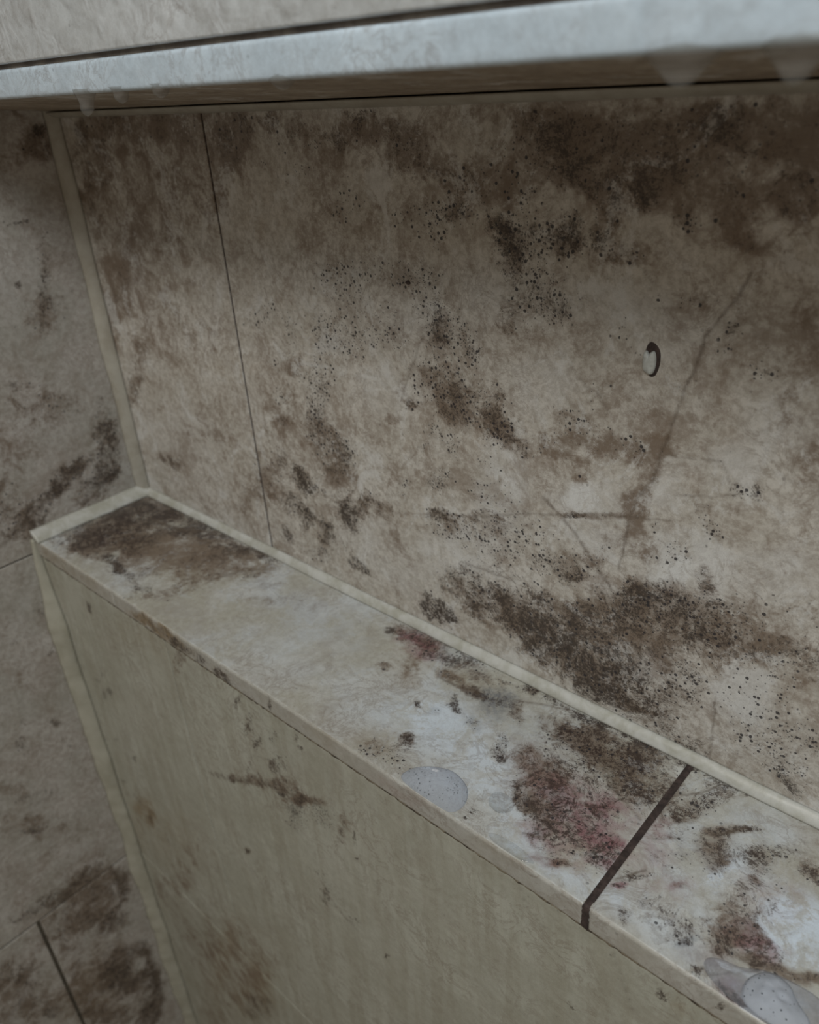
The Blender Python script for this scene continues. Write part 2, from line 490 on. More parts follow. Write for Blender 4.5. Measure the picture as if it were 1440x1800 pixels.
'left': '''-13.0 308.7 5.8 4.7 -139 M.95 W.7
-17.9 294.9 11.6 9.0 -167 W1 M.55
-37.6 301.3 27.5 19.6 60 W.35
-18.2 230.5 25.6 9.1 73 W.2
-50.1 248.6 11.8 2.0 172 M.8
-51.6 266.3 12.0 8.0 65 W.35
-36.7 246.1 12.7 10.8 49 W.3
-33.9 224.6 12.7 4.4 73 M.5 W.3
-43.2 196.0 26.2 4.0 69 M.6 W.3
-39.9 179.5 14.0 13.1 -167 W.4 M.35
-62.5 204.5 2.7 2.4 -153 M.9
-57.2 176.8 17.6 13.3 70 W.3 M.25
-87.4 129.7 3.6 3.5 78 M.9
-75.0 116.2 22.9 18.6 160 W.45 M.3
-55.3 99.8 19.4 14.4 159 W.4 M.3
-22.3 96.7 7.0 4.1 77 M.7
-24.3 62.7 22.7 11.7 77 M.7 W.6
-21.3 69.8 8.6 7.1 151 M.6
-33.6 34.1 12.6 8.7 172 M1.1 W.5
-40.9 27.5 10.7 8.4 155 M.8
-27.3 47.3 11.2 10.0 127 M.8
-60.0 46.3 16.4 6.4 -165 M.85 W.5
-81.1 35.9 18.8 6.9 -153 M.95 W.6
-98.7 18.9 15.7 11.7 -151 M.8 W.6
-119.0 17.2 15.7 13.4 102 M.6 W.6
-119.5 46.9 16.7 13.3 85 W.6 M.45
-107.7 78.0 19.2 17.5 96 W.3
-90.1 81.6 27.7 14.3 158 W.35
-51.8 17.8 21.5 13.5 151 W.4 M.35
-142.5 -187.6 6.7 4.5 97 M.9 W.4
-168.5 -164.6 7.2 3.5 80 M.6
-176.6 -186.2 7.6 4.8 91 M.75 W.4
-139.1 -215.8 11.6 1.5 110 M.7
-123.2 -64.6 6.6 5.0 125 M.5
-127.3 -111.5 3.2 2.3 105 M1
-147.0 -84.4 11.8 2.9 177 M.55
-117.0 -26.2 30.3 20.3 143 W.15
-156.9 -125.9 18.8 13.6 102 W.25
-179.2 -246.4 21.0 3.2 155 M.6
-197.7 -226.5 17.2 7.6 132 W.4
-191.3 -278.2 48.8 12.6 135 W.35 M.25
-195.4 -282.3 9.8 2.8 134 M.8
-173.1 -336.9 43.5 22.5 121 W.25
-165.2 -375.6 14.4 9.6 155 M.75 W.5
-196.9 -377.8 25.5 9.7 167 M.7 W.5
-230.5 -371.6 14.6 9.3 159 M.5
-164.5 -408.4 38.2 29.6 120 W.8 M.45
-139.0 -426.3 25.8 8.4 88 M.85 W.6
-156.2 -465.7 23.6 11.7 114 M.7 W.6
-192.6 -428.7 37.3 19.1 141 W.6 M.45
-184.0 -493.1 50.7 18.5 122 W.5 M.3
-141.6 -534.5 24.1 7.9 124 M.8 W.7
-172.0 -539.6 32.4 16.0 103 M.8 W.8
-165.4 -570.1 38.9 15.1 118 M.7 W.8
-137.6 -594.9 41.9 7.7 89 M.95 W.8
-153.5 -643.8 31.4 13.5 91 M.9 W.9
-208.8 -534.5 47.5 22.2 109 W.8 M.4 O.4
-192.0 -602.0 47.1 13.0 121 W.7 M.5
-239.2 -514.6 19.7 9.7 100 W.4
-265.4 -468.8 45.5 22.8 98 W.7 M.45
-254.9 -433.9 28.6 11.1 120 M.5 W.3
-242.6 -515.2 15.8 7.7 99 M.7
-199.6 -525.5 51.3 18.6 82 O.4
-235.9 -429.3 31.5 15.8 111 W.3
-199.0 -474.7 19.7 9.8 110 L.5
-168.7 -461.2 19.7 10.4 103 L.4
-40.2 234.2 58.3 25.9 72 L.12''',
'front': '''73.8 -38.8 7.6 4.0 -138 M.9
49.6 -148.1 29.4 5.6 -135 M.7
44.8 -130.7 31.5 4.5 45 M.4
37.1 -208.1 13.4 2.5 50 M.7
70.7 -212.3 8.1 2.4 47 M.9
22.7 -275.7 8.8 2.3 -136 M.8
33.9 -287.1 19.1 6.5 -164 M.4 W.4
207.1 -26.1 20.4 4.8 52 W.5 M.4
274.8 -26.7 12.2 2.3 61 M.8
282.8 -43.1 15.8 3.7 61 M.75 W.3
289.0 -54.5 11.9 3.0 58 M.7
306.9 -40.9 10.9 4.3 47 M.5
335.5 -22.2 6.2 1.8 55 M1
337.8 -29.3 3.7 1.8 -144 M1.1
276.4 -81.1 21.8 2.4 64 M.4
307.8 -63.1 18.8 5.2 51 M.75 W.3
238.8 -123.3 29.7 2.9 -153 M.65 W.3
270.7 -104.3 22.6 4.1 -149 W.5 M.4
292.4 -92.1 17.2 4.5 -153 M.6 W.5
312.8 -80.7 23.5 6.4 -145 W.6 M.55
326.6 -83.1 24.1 4.6 -146 W1.1 M.7
335.8 -78.6 12.9 2.9 -141 W.8 M.8
304.5 -92.5 5.3 2.3 -150 M.9
318.6 -98.1 10.8 4.8 -137 D1 M.5
318.8 -109.0 14.6 5.8 49 D.9
348.9 -81.0 15.7 5.8 50 D.8
367.3 -80.0 21.0 5.1 70 W.4 M.35
377.4 -79.9 7.1 1.4 80 M.9
240.8 -202.0 6.2 3.1 66 M1.6 O.8
338.1 -65.6 43.0 17.6 -140 W.2
377.4 -99.4 2.7 1.0 56 M1.2
335.1 -147.8 9.1 4.9 -137 M.5
338.6 -168.9 17.6 3.4 66 M.7
365.3 -172.0 7.9 3.5 -139 M.6
345.7 -171.8 39.1 8.4 66 W.2
396.2 -181.6 4.1 1.4 61 M1.2
62.8 -298.5 21.3 6.0 51 O1.4 M.6
52.4 -288.4 29.9 7.8 45 O1
19.0 -348.7 72.5 17.7 46 W.25 O.3
99.0 -303.0 89.8 18.3 54 O.25
123.1 -315.8 86.9 15.9 57 W.3 O.2
42.7 -429.3 95.4 19.6 54 W.35
147.9 -451.8 140.1 33.1 56 W.4 O.3
138.1 -452.4 112.0 9.9 66 O.6
185.3 -449.7 80.3 15.2 62 O.7 W.4
186.3 -482.6 60.3 14.0 58 M.65 O.6 D.6
83.0 -607.7 92.1 18.7 57 O.3 W.3
102.1 -440.7 121.9 28.7 53 W.3
33.1 -51.8 65.5 11.9 -136 L.3
233.8 -91.8 79.8 28.9 -142 L.15
124.5 -115.7 99.1 17.0 52 L.25
356.5 -19.3 37.5 16.5 -143 L.2
363.9 -103.9 100.0 27.0 64 L.1
573.5 -27.2 4.3 2.2 113 M.8
583.7 -26.1 4.7 3.2 -147 O.5
530.6 -82.8 3.2 1.9 105 M.5
412.1 -116.5 171.6 65.2 60 L.15
150.0 -32.9 46.1 17.5 -156 O.2''',
'lip': '''18.9 -5.4 32.0 9.7 -166 O.3
172.4 -6.9 20.8 6.1 -172 O1.1 M.45
196.8 -6.7 16.3 5.8 -168 O1.3 M.4
210.1 -9.4 11.4 4.7 -161 O.9 M.9
221.7 -9.7 10.3 3.8 -167 M.7 O.5
239.9 -9.5 8.9 3.6 -164 M.8
262.8 -9.9 9.3 4.3 -155 M1 O.4
269.1 -13.8 7.5 3.4 -159 M.8
313.9 -7.1 6.8 2.0 72 M.9
359.1 -4.1 25.0 5.8 -177 O.2
421.7 -6.9 21.1 5.4 -176 O.2 P.15
485.7 -0.8 11.6 4.8 -174 O.3
505.4 1.1 16.1 4.7 -177 W.3
594.7 2.5 3.3 1.9 73 M.8
598.2 -6.1 2.6 1.5 72 M.9
57.2 -7.6 50.5 7.9 -176 O.4 W.2'''}
CRACKS = json.loads('''{"back": [[0.8, 0.8, [[527.9, 253.5],[524.8, 244.4],[518.1, 234.5],[513.2, 226.7],[511.0, 214.2],[507.3, 203.4],[503.9, 186.8],[500.0, 172.0],[497.3, 156.8],[491.1, 145.9],[486.4, 130.3],[485.4, 115.3],[483.4, 100.9]]],[1.02, 0.8, [[437.0, 127.7],[447.8, 120.8],[456.7, 113.6],[467.6, 100.1],[479.1, 88.7],[486.9, 72.1]]],[0.84, 0.6, [[348.4, 89.1],[397.1, 103.1],[424.5, 113.9],[456.2, 123.6],[472.4, 128.9],[507.8, 137.4]]],[1.03, 0.7, [[383.5, 66.2],[400.7, 66.7],[417.2, 67.3]]],[0.94, 0.8, [[413.1, 50.2],[437.0, 59.3],[450.1, 61.5],[466.4, 61.7]]],[0.66, 0.8, [[541.3, 46.4],[542.1, 27.0],[543.0, 5.6]]],[0.64, 0.5, [[500.3, 169.2],[517.5, 171.6],[527.5, 173.2],[532.5, 164.2]]],[0.67, 0.5, [[509.1, 151.4],[524.8, 154.8],[536.8, 160.4]]],[0.76, 0.5, [[358.1, 203.1],[348.5, 185.3],[337.7, 161.0]]],[0.42, 0.4, [[517.7, 262.8],[530.7, 263.0],[543.1, 263.2]]],[0.62, 0.5, [[463.4, 263.7],[477.4, 255.5],[488.8, 244.9]]],[0.69, 0.6, [[501.8, 43.4],[512.2, 37.2],[521.9, 34.8]]],[0.63, 0.6, [[509.6, 62.4],[530.0, 68.9],[548.7, 76.5]]],[0.72, 0.5, [[449.3, 203.2],[459.0, 193.8],[465.2, 192.2],[475.0, 180.1]]],[0.47, 0.5, [[537.2, 297.4],[540.8, 290.2],[540.7, 282.6]]],[0.96, 0.5, [[157.7, 271.2],[164.0, 261.0],[176.8, 251.1]]],[0.76, 0.5, [[409.5, 230.7],[416.3, 226.0],[419.7, 218.1]]],[0.44, 0.5, [[533.6, 229.9],[538.6, 226.1],[545.0, 220.2]]]], "ledge": [[2.06, 1, [[57.0, -28.3],[92.6, -23.0],[114.5, -9.4],[128.1, -1.8]]],[1.92, 0.9, [[155.6, -25.1],[167.6, -8.7],[189.5, -3.2]]],[1.58, 0.9, [[81.2, -91.0],[92.9, -87.5],[112.4, -91.4]]],[1.5, 0.6, [[177.3, -54.6],[185.4, -33.8],[200.2, -17.8]]],[1.25, 0.9, [[385.0, -32.8],[398.3, -32.4],[410.9, -28.9],[418.9, -30.9]]],[0.99, 0.7, [[434.0, -20.3],[451.1, -13.0],[463.4, -8.1]]],[0.81, 0.7, [[496.8, -27.5],[509.1, -40.3],[517.0, -45.8],[531.5, -52.3]]],[0.83, 0.6, [[513.7, -8.8],[525.2, -24.9],[532.5, -33.3]]],[0.77, 0.7, [[485.3, -80.7],[495.8, -81.2],[504.2, -78.8],[507.6, -73.8]]],[0.75, 0.7, [[491.9, -95.2],[499.7, -91.9],[503.7, -85.7]]],[0.8, 0.7, [[493.0, -55.6],[503.3, -61.5],[515.8, -60.6]]],[0.89, 0.9, [[561.9, -39.5],[567.5, -32.9],[572.7, -25.3]]],[0.8, 0.8, [[536.9, -29.8],[547.1, -19.2],[553.6, -6.9]]],[0.69, 0.9, [[539.3, -88.8],[543.2, -82.9],[547.1, -76.6]]],[0.74, 0.6, [[542.2, -58.5],[552.1, -49.2]]],[0.6, 0.6, [[590.1, -87.2],[598.4, -89.9],[600.1, -82.2],[601.8, -77.5]]],[0.69, 0.8, [[588.4, -105.6],[596.6, -97.0],[603.3, -90.7]]],[0.7, 0.5, [[589.1, -26.4],[600.2, -21.4],[605.2, -21.3]]]], "left": [[1.98, 0.6, [[-136.6, 6.4],[-114.7, 15.2],[-90.7, 29.1],[-72.2, 40.3],[-49.1, 47.5]]],[1.33, 0.5, [[-39.7, 212.8],[-43.5, 191.6],[-54.4, 167.1]]],[1.98, 0.6, [[-204.4, -383.0],[-179.8, -382.7],[-159.3, -377.3]]],[1.78, 0.5, [[-189.4, -252.7],[-174.3, -258.5],[-162.4, -257.2]]],[2.18, 0.7, [[-138.6, -398.6],[-136.3, -429.2],[-143.8, -450.1],[-165.5, -474.9]]],[3.13, 0.7, [[-191.6, -546.7],[-162.5, -530.3],[-137.8, -533.9],[-132.2, -579.1],[-137.2, -642.2]]]], "front": [[1.26, 0.7, [[220.6, -129.7],[238.2, -125.5],[262.8, -109.8],[292.2, -93.4],[311.5, -86.9],[347.5, -73.2]]],[1.2, 0.6, [[295.4, -66.1],[303.7, -68.4],[311.6, -72.5]]],[1.28, 0.4, [[331.7, -150.7],[340.6, -167.1],[353.5, -177.0],[367.1, -179.6]]],[0.76, 0.4, [[497.4, -13.8],[504.3, -31.2],[515.9, -37.8]]],[0.67, 0.4, [[544.8, -9.7],[554.9, -32.7],[562.1, -51.2]]]], "lip": []}''')
CH = 'MWDOPLBC'      # mould, brown wash (stains and painted overhang shade), dots, ochre, pink, light, blue-grey, crack
def vnoise(U, V, cell, seed):
    """smooth value noise on a lattice of the given cell size, 0..1"""
    x = U / cell + seed * 17.3; y = V / cell + seed * 9.1
    xi = np.floor(x).astype(np.int64); yi = np.floor(y).astype(np.int64); fx = x - xi; fy = y - yi
    fx = fx * fx * (3 - 2 * fx); fy = fy * fy * (3 - 2 * fy)
    def h(a, b):
        k = (a * 374761393 + b * 668265263 + seed * 362437) & 0xffffffff
        k = ((k ^ (k >> 13)) * 1274126177) & 0xffffffff
        return ((k ^ (k >> 16)) & 0xffff) / 65535.0
    return (h(xi, yi) * (1 - fx) + h(xi + 1, yi) * fx) * (1 - fy) + (h(xi, yi + 1) * (1 - fx) + h(xi + 1, yi + 1) * fx) * fy
def stain_shade_values(surf, U, V):
    """U, V numpy arrays in mm -> (n, 8) stain and painted shade densities"""
    out = np.zeros((len(U), 8))
    U0, V0 = U, V
    wa = (vnoise(U, V, 11, 1) - .5) * 5.5 + (vnoise(U, V, 4.2, 2) - .5) * 3.2 + (vnoise(U, V, 2.0, 3) - .5) * 2.0
    wb = (vnoise(U, V, 11, 4) - .5) * 5.5 + (vnoise(U, V, 4.2, 5) - .5) * 3.2 + (vnoise(U, V, 2.0, 6) - .5) * 2.0
    for ln in STAINS_AND_SHADE.get(surf, '').splitlines():
        q = ln.split()
        if len(q) < 6: continue
        cx, cy, r1, r2, an = map(float, q[:5]); a = math.radians(an)
        wk = min(1.25, .25 + r2 / 6.5); du = U + wa * wk - cx; dv = V + wb * wk - cy
        p = (du * math.cos(a) + dv * math.sin(a)) / r1; s = (-du * math.sin(a) + dv * math.cos(a)) / r2
        g = np.exp(-(p * p + s * s) ** 1.6 * 0.65)
        for c in q[5:]:
            k = CH.index(c[0]); amp = float(c[1:])
            out[:, k] = 1 - (1 - np.clip(out[:, k], 0, .999)) * (1 - np.clip(g * min(amp, .97), 0, .999)) if amp <= 1 else np.maximum(out[:, k], g * amp)
    for wd, amp, pts in CRACKS.get(surf, []):
        rng = random.Random(int(pts[0][0] * 10))
        P = [tuple(pts[0])]
        for a, b in zip(pts[:-1], pts[1:]):     # hand-drawn irregularity
            L = math.hypot(b[0] - a[0], b[1] - a[1]); n = max(2, int(L / 2.5))
            for i in range(1, n + 1):
                t = i / n; j = 0 if i == n else L * 0.0 + 0.45
                P.append((a[0] + (b[0] - a[0]) * t + rng.uniform(-j, j), a[1] + (b[1] - a[1]) * t + rng.uniform(-j, j)))
        for a, b in zip(P[:-1], P[1:]):
            ax, ay = a; bx, by = b; L2 = max((bx - ax) ** 2 + (by - ay) ** 2, 1e-6)
            m = (np.abs(U - ax) < 8 + abs(bx - ax)) & (np.abs(V - ay) < 8 + abs(by - ay))
            u = U[m]; v = V[m]
            t = np.clip(((u - ax) * (bx - ax) + (v - ay) * (by - ay)) / L2, 0, 1)
            d = np.hypot(u - ax - t * (bx - ax), v - ay - t * (by - ay))
            ww = max(wd, 0.55) * rng.uniform(.6, 1.2)
            out[m, 7] = np.maximum(out[m, 7], amp * rng.uniform(.55, 1.05) * np.exp(-(d / ww) ** 2))
            out[m, 0] = np.maximum(out[m, 0], .27 * amp * np.exp(-(d / (ww * 3)) ** 2))
    return out

def slab(name, surf, ulo, uhi, vlo, vhi, step, to3, thick_dir, mat, parent=None, thick=0.009, bevel=0.0012, loc=(0, 0, 0), relief=0.0):
    """A stone slab: finely divided face (u,v in m) with eased edges, side faces and a back; carries its stain and painted shade densities."""
    nu = max(4, int(round((uhi - ulo) / step))); nv = max(4, int(round((vhi - vlo) / step)))
    def axis(lo, hi, n):
        a = np.linspace(lo + bevel, hi - bevel, n + 1)
        e = [0, .12, .3, .6]
        return np.concatenate([[lo + bevel * x for x in e], a, [hi - bevel * x for x in e[::-1]]])
    us = axis(ulo, uhi, nu); vs = axis(vlo, vhi, nv)
    UU, VV = np.meshgrid(us, vs, indexing='ij')
    du = np.minimum(UU - ulo, uhi - UU); dv = np.minimum(VV - vlo, vhi - VV)
    def drop(d):
        x = np.clip(1 - d / bevel, 0, 1); return bevel * (1 - np.sqrt(np.clip(1 - x * x, 0, 1)))
    H = -np.maximum(drop(du), drop(dv))
    n, m = UU.shape
    td = np.array(thick_dir, float)            # outward normal
    base = to3(UU.ravel(), VV.ravel())
    top = base + H.ravel()[:, None] * td
    # back ring: perimeter pushed inward by thickness
    idx = np.arange(n * m).reshape(n, m)
    per = list(idx[:, 0]) + list(idx[-1, 1:]) + list(idx[-2::-1, -1]) + list(idx[0, -2:0:-1])
    ring = base[per] - thick * td
    V3 = np.vstack([top, ring]) - np.array(loc)
    a = idx[:-1, :-1].ravel(); b = idx[1:, :-1].ravel(); c = idx[1:, 1:].ravel(); d = idx[:-1, 1:].ravel()
    nrm = np.cross(base[idx[1, 0]] - base[idx[0, 0]], base[idx[0, 1]] - base[idx[0, 0]])
    flip = nrm @ td < 0
    Q = np.stack([a, d, c, b] if flip else [a, b, c, d], 1)
    k = len(per); R0 = n * m
    pr = np.array(per); nx = np.roll(pr, -1); rr = np.arange(R0, R0 + k); rn = np.roll(rr, -1)
    S = np.stack([pr, nx, rn, rr] if flip else [pr, rr, rn, nx], 1)
    F = np.vstack([Q, S])
    me = bpy.data.meshes.new(name)
    me.vertices.add(len(V3)); me.vertices.foreach_set('co', V3.astype(np.float32).ravel())
    nl = F.size + k; me.loops.add(nl)
    capl = rr if flip else rr[::-1]
    me.loops.foreach_set('vertex_index', np.concatenate([F.ravel(), capl]).astype(np.int32))
    me.polygons.add(len(F) + 1)
    st = np.concatenate([np.arange(len(F)) * 4, [F.size]]).astype(np.int32)
    me.polygons.foreach_set('loop_start', st)
    sm = np.ones(len(F) + 1, bool); sm[len(Q):] = False
    me.polygons.foreach_set('use_smooth', sm)
    me.update(calc_edges=True); me.validate()
    vals = stain_shade_values(surf, UU.ravel() * 1000, VV.ravel() * 1000) if surf else np.zeros((n * m, 8))
    vals = np.vstack([vals, vals[per]]).astype(np.float32)
    for nm, sl in (('stain_shade_a', slice(0, 4)), ('stain_b', slice(4, 8))):
        at = me.color_attributes.new(nm, 'FLOAT_COLOR', 'POINT')
        at.data.foreach_set('color', vals[:, sl].ravel())
    return link(name, me, mat, parent, loc if parent is None else (0, 0, 0))

# ------------------------------------------------------------------ materials
class NT:
    def __init__(s, name):
        s.m = bpy.data.materials.new(name); s.m.use_nodes = True; s.t = s.m.node_tree
        s.b = s.t.nodes['Principled BSDF']; s.out = s.t.nodes['Material Output']
    def n(s, typ, **kw):
        x = s.t.nodes.new(typ)
        for k, v in kw.items(): setattr(x, k, v)
        return x
    def l(s, a, b): s.t.links.new(a, b)
    def put(s, sock, v):
        if isinstance(v, bpy.types.NodeSocket): s.l(v, sock)
        else: sock.default_value = v
    def math(s, op, a, b=0.0, c=0.0, clamp=False):
        x = s.n('ShaderNodeMath', operation=op, use_clamp=clamp)
        s.put(x.inputs[0], a); s.put(x.inputs[1], b); s.put(x.inputs[2], c); return x.outputs[0]
    def step(s, v, lo, hi, a=0.0, b=1.0):
        x = s.n('ShaderNodeMapRange', interpolation_type='SMOOTHSTEP')
        s.put(x.inputs[0], v); s.put(x.inputs[1], lo); s.put(x.inputs[2], hi); s.put(x.inputs[3], a); s.put(x.inputs[4], b)
        return x.outputs[0]
    def mix(s, f, a, b, mode='MIX'):
        x = s.n('ShaderNodeMix', data_type='RGBA', blend_type=mode)
        s.put(x.inputs[0], f)
        for i, v in ((6, a), (7, b)):
            if isinstance(v, tuple): x.inputs[i].default_value = (*v, 1) if len(v) == 3 else v
            else: s.l(v, x.inputs[i])
        return x.outputs[2]
    def noise(s, co, scale, detail=5, rough=.6, dist=0.0):
        x = s.n('ShaderNodeTexNoise'); s.l(co, x.inputs['Vector'])
        x.inputs['Scale'].default_value = scale; x.inputs['Detail'].default_value = detail
        x.inputs['Roughness'].default_value = rough; x.inputs['Distortion'].default_value = dist
        return x.outputs['Fac']
    def mapping(s, co, scale=(1, 1, 1), rot=(0, 0, 0), loc=(0, 0, 0)):
        x = s.n('ShaderNodeMapping'); s.l(co, x.inputs[0])
        x.inputs['Scale'].default_value = scale; x.inputs['Rotation'].default_value = rot; x.inputs['Location'].default_value = loc
        return x.outputs[0]

def stone(name, light, dark, warm=(.25, .19, .13), stretch=(1, 1, 1), rot=(0, 0, 0), streak=0.0, rough=.42, mould=(.040, .029, .022),
          wash=(.155, .112, .08), pale=(.62, .62, .61), bump=.12, coat=0.0, dotcol=(.02, .018, .022), wave=0.0, cloud=1.0):
    t = NT(name)
    geo = t.n('ShaderNodeTexCoord'); co0 = geo.outputs['Object']
    # warp the coordinates a little so stains get ragged outlines
    co = t.mapping(co0, stretch, rot)
    sp_ = t.noise(co0, 210, 5, .7, .3)
    A = t.n('ShaderNodeAttribute', attribute_name='stain_shade_a'); B = t.n('ShaderNodeAttribute', attribute_name='stain_b')
    sa = t.n('ShaderNodeSeparateColor'); t.l(A.outputs['Color'], sa.inputs[0])
    sb = t.n('ShaderNodeSeparateColor'); t.l(B.outputs['Color'], sb.inputs[0])
    M, W, D, O = sa.outputs[0], sa.outputs[1], sa.outputs[2], A.outputs['Alpha']
    P, L, G, K = sb.outputs[0], sb.outputs[1], sb.outputs[2], B.outputs['Alpha']
    big = t.noise(co, 16, 5, .6, .5); mid = t.noise(co, 60, 6, .65, .6); fine = t.noise(co, 330, 6, .75); grain = t.noise(co0, 1500, 2, .6)
    c = t.mix(t.step(big, .38, .64), dark, light)
    c = t.mix(t.math('MULTIPLY', t.step(mid, .45, .68), .40 * cloud), c, warm)
    c = t.mix(t.math('MULTIPLY', t.step(t.noise(co, 38, 4, .6), .5, .72), .35), c, tuple(min(1, x * 1.25) for x in light))
    if streak:
        st = t.noise(t.mapping(co0, (95, 95, 8), (0, math.radians(16), 0)), 1, 4, .6, .4)
        c = t.mix(t.math('MULTIPLY', t.step(st, .42, .60), streak), c, tuple(x * .95 for x in warm))
    c = t.mix(t.math('MULTIPLY', t.step(sp_, .46, .62), .42 * min(1, cloud + .1)), c, tuple(x * .72 for x in warm))
    c = t.mix(t.math('MULTIPLY', t.step(sp_, .50, .38), .26 * min(1, cloud + .1)), c, tuple(min(1, x * 1.3) for x in light))
    # light patches
    c = t.mix(t.math('MULTIPLY', L, t.step(t.math('ADD', mid, t.math('MULTIPLY', t.math('SUBTRACT', fine, .5), .5)), .40, .56, .25, 1.0)), c, pale)
    # ochre
    c = t.mix(t.math('MULTIPLY', O, t.step(mid, .3, .62, .15, .8)), c, (.19, .12, .045))
    # brown wash: stains, plus the shade painted along the top of the back wall
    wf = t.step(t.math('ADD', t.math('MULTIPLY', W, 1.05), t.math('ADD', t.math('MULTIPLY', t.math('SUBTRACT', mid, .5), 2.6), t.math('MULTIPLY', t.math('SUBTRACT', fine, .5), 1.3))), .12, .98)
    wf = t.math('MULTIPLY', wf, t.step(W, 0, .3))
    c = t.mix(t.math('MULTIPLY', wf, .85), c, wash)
    # thin natural veins, faint everywhere, strong where mould sits
    vn = t.noise(co, 46, 7, .7, 1.2)
    ridge = t.math('SUBTRACT', 1.0, t.math('MULTIPLY', t.math('ABSOLUTE', t.math('SUBTRACT', vn, .5)), 26), clamp=True)
    vn2 = t.noise(t.mapping(co, (1, 1, 1), (0, 0, 0), (3.1, 2.2, 1.3)), 120, 6, .75, 1.0)
    ridge2 = t.math('SUBTRACT', 1.0, t.math('MULTIPLY', t.math('ABSOLUTE', t.math('SUBTRACT', vn2, .5)), 22), clamp=True)
    c = t.mix(t.math('MULTIPLY', t.math('MULTIPLY', ridge, t.step(big, .4, .6)), .38), c, wash)
    bl = t.noise(t.mapping(co, (1, 1, 1), (0, 0, 0), (7, 3, 5)), 26, 8, .72, .8)
    bl2 = t.math('ADD', bl, t.math('MULTIPLY', t.math('SUBTRACT', fine, .5), .35))
    c = t.mix(t.step(bl2, .50, .64, 0, .50 * cloud), c, tuple(x * 1.15 for x in wash))
    c = t.mix(t.step(bl2, .47, .36, 0, .50 * cloud), c, pale)
    # pink and blue-grey
    pf = t.math('MULTIPLY', P, t.step(t.noise(co, 130, 6, .7), .3, .62, .12, 1.0), clamp=True)
    c = t.mix(t.math('MULTIPLY', pf, .8), c, (.21, .055, .085))
    gf = t.math('MULTIPLY', G, t.step(fine, .3, .62, .25, 1.0), clamp=True)
    c = t.mix(t.math('MULTIPLY', gf, .8), c, (.13, .145, .17))
    # mould: noise threshold moved by the density
    fine2 = t.noise(co, 480, 8, .82, .6)
    v1 = t.math('ADD', t.math('MULTIPLY', M, .90), t.math('MULTIPLY', t.math('SUBTRACT', fine2, .5), 3.4))
    v1 = t.math('ADD', v1, t.math('MULTIPLY', ridge2, .38)); v1 = t.math('ADD', v1, t.math('MULTIPLY', ridge, .42)); v1 = t.math('ADD', v1, t.math('MULTIPLY', t.math('SUBTRACT', mid, .5), 1.9))
    mf = t.math('MULTIPLY', t.step(v1, .66, 1.32), t.step(M, .03, .35))
    halo = t.math('MULTIPLY', t.step(t.math('ADD', M, t.math('MULTIPLY', t.math('SUBTRACT', mid, .5), 1.4)), .25, 1.3), t.step(M, .03, .4))
    c = t.mix(t.math('MULTIPLY', halo, .34), c, tuple(x * .82 for x in wash))
    c = t.mix(t.math('MULTIPLY', mf, t.step(M, .5, 1.15, .74, .97)), c, mould)
    # dots
    def dots(scale, gain, size):
        vo = t.n('ShaderNodeTexVoronoi'); vo.inputs['Scale'].default_value = scale; vo.inputs['Randomness'].default_value = 1
        t.l(co0, vo.inputs['Vector'])
        sc = t.n('ShaderNodeSeparateColor'); t.l(vo.outputs['Color'], sc.inputs[0])
        gate = t.step(t.math('SUBTRACT', t.math('MULTIPLY', D, gain), sc.outputs[0]), -.02, .04)
        rad = t.math('ADD', size * .55, t.math('MULTIPLY', sc.outputs[1], size))
        dn = t.math('ADD', vo.outputs['Distance'], t.math('MULTIPLY', t.math('SUBTRACT', fine, .5), .35))
        return t.math('MULTIPLY', t.step(t.math('SUBTRACT', rad, dn), -.03, .07), gate)
    Dd = t.step(t.math('ADD', t.math('ADD', D, .05), t.math('MULTIPLY', M, .5)), 0, 1.2); D0 = D; D = Dd
    d1 = dots(430, .85, .26); d2 = dots(820, .75, .27)
    c = t.mix(t.math('MULTIPLY', t.math('MAXIMUM', d1, t.math('MULTIPLY', d2, .8)), .9), c, dotcol)
    c = t.mix(t.math('MULTIPLY', D0, .10), c, mould)
    # cracks
    c = t.mix(t.math('MULTIPLY', K, .85), c, tuple(x * .6 for x in wash))
    c = t.mix(t.step(grain, .35, .65, .0, .09), c, (.05, .04, .03))
    t.l(c, t.b.inputs['Base Color'])
    t.put(t.b.inputs['Roughness'], t.step(mid, .3, .7, rough - .06, rough + .1))
    t.b.inputs['Specular IOR Level'].default_value = .4
    if coat: t.b.inputs['Coat Weight'].default_value = coat; t.b.inputs['Coat Roughness'].default_value = .12
    bp = t.n('ShaderNodeBump'); bp.inputs['Strength'].default_value = bump; bp.inputs['Distance'].default_value = .0006
    hgt = t.math('ADD', t.math('MULTIPLY', mid, .7), t.math('MULTIPLY', fine, .3))
    if wave:
        bp.inputs['Strength'].default_value = .8; bp.inputs['Distance'].default_value = wave
        wn = t.noise(co0, 60, 2, .5, .7)
        hgt = t.math('ADD', t.math('MULTIPLY', hgt, .15), wn)
    t.l(hgt, bp.inputs['Height']); t.l(bp.outputs[0], t.b.inputs['Normal'])
    if coat: t.l(bp.outputs[0], t.b.inputs['Coat Normal'])
    return t.m

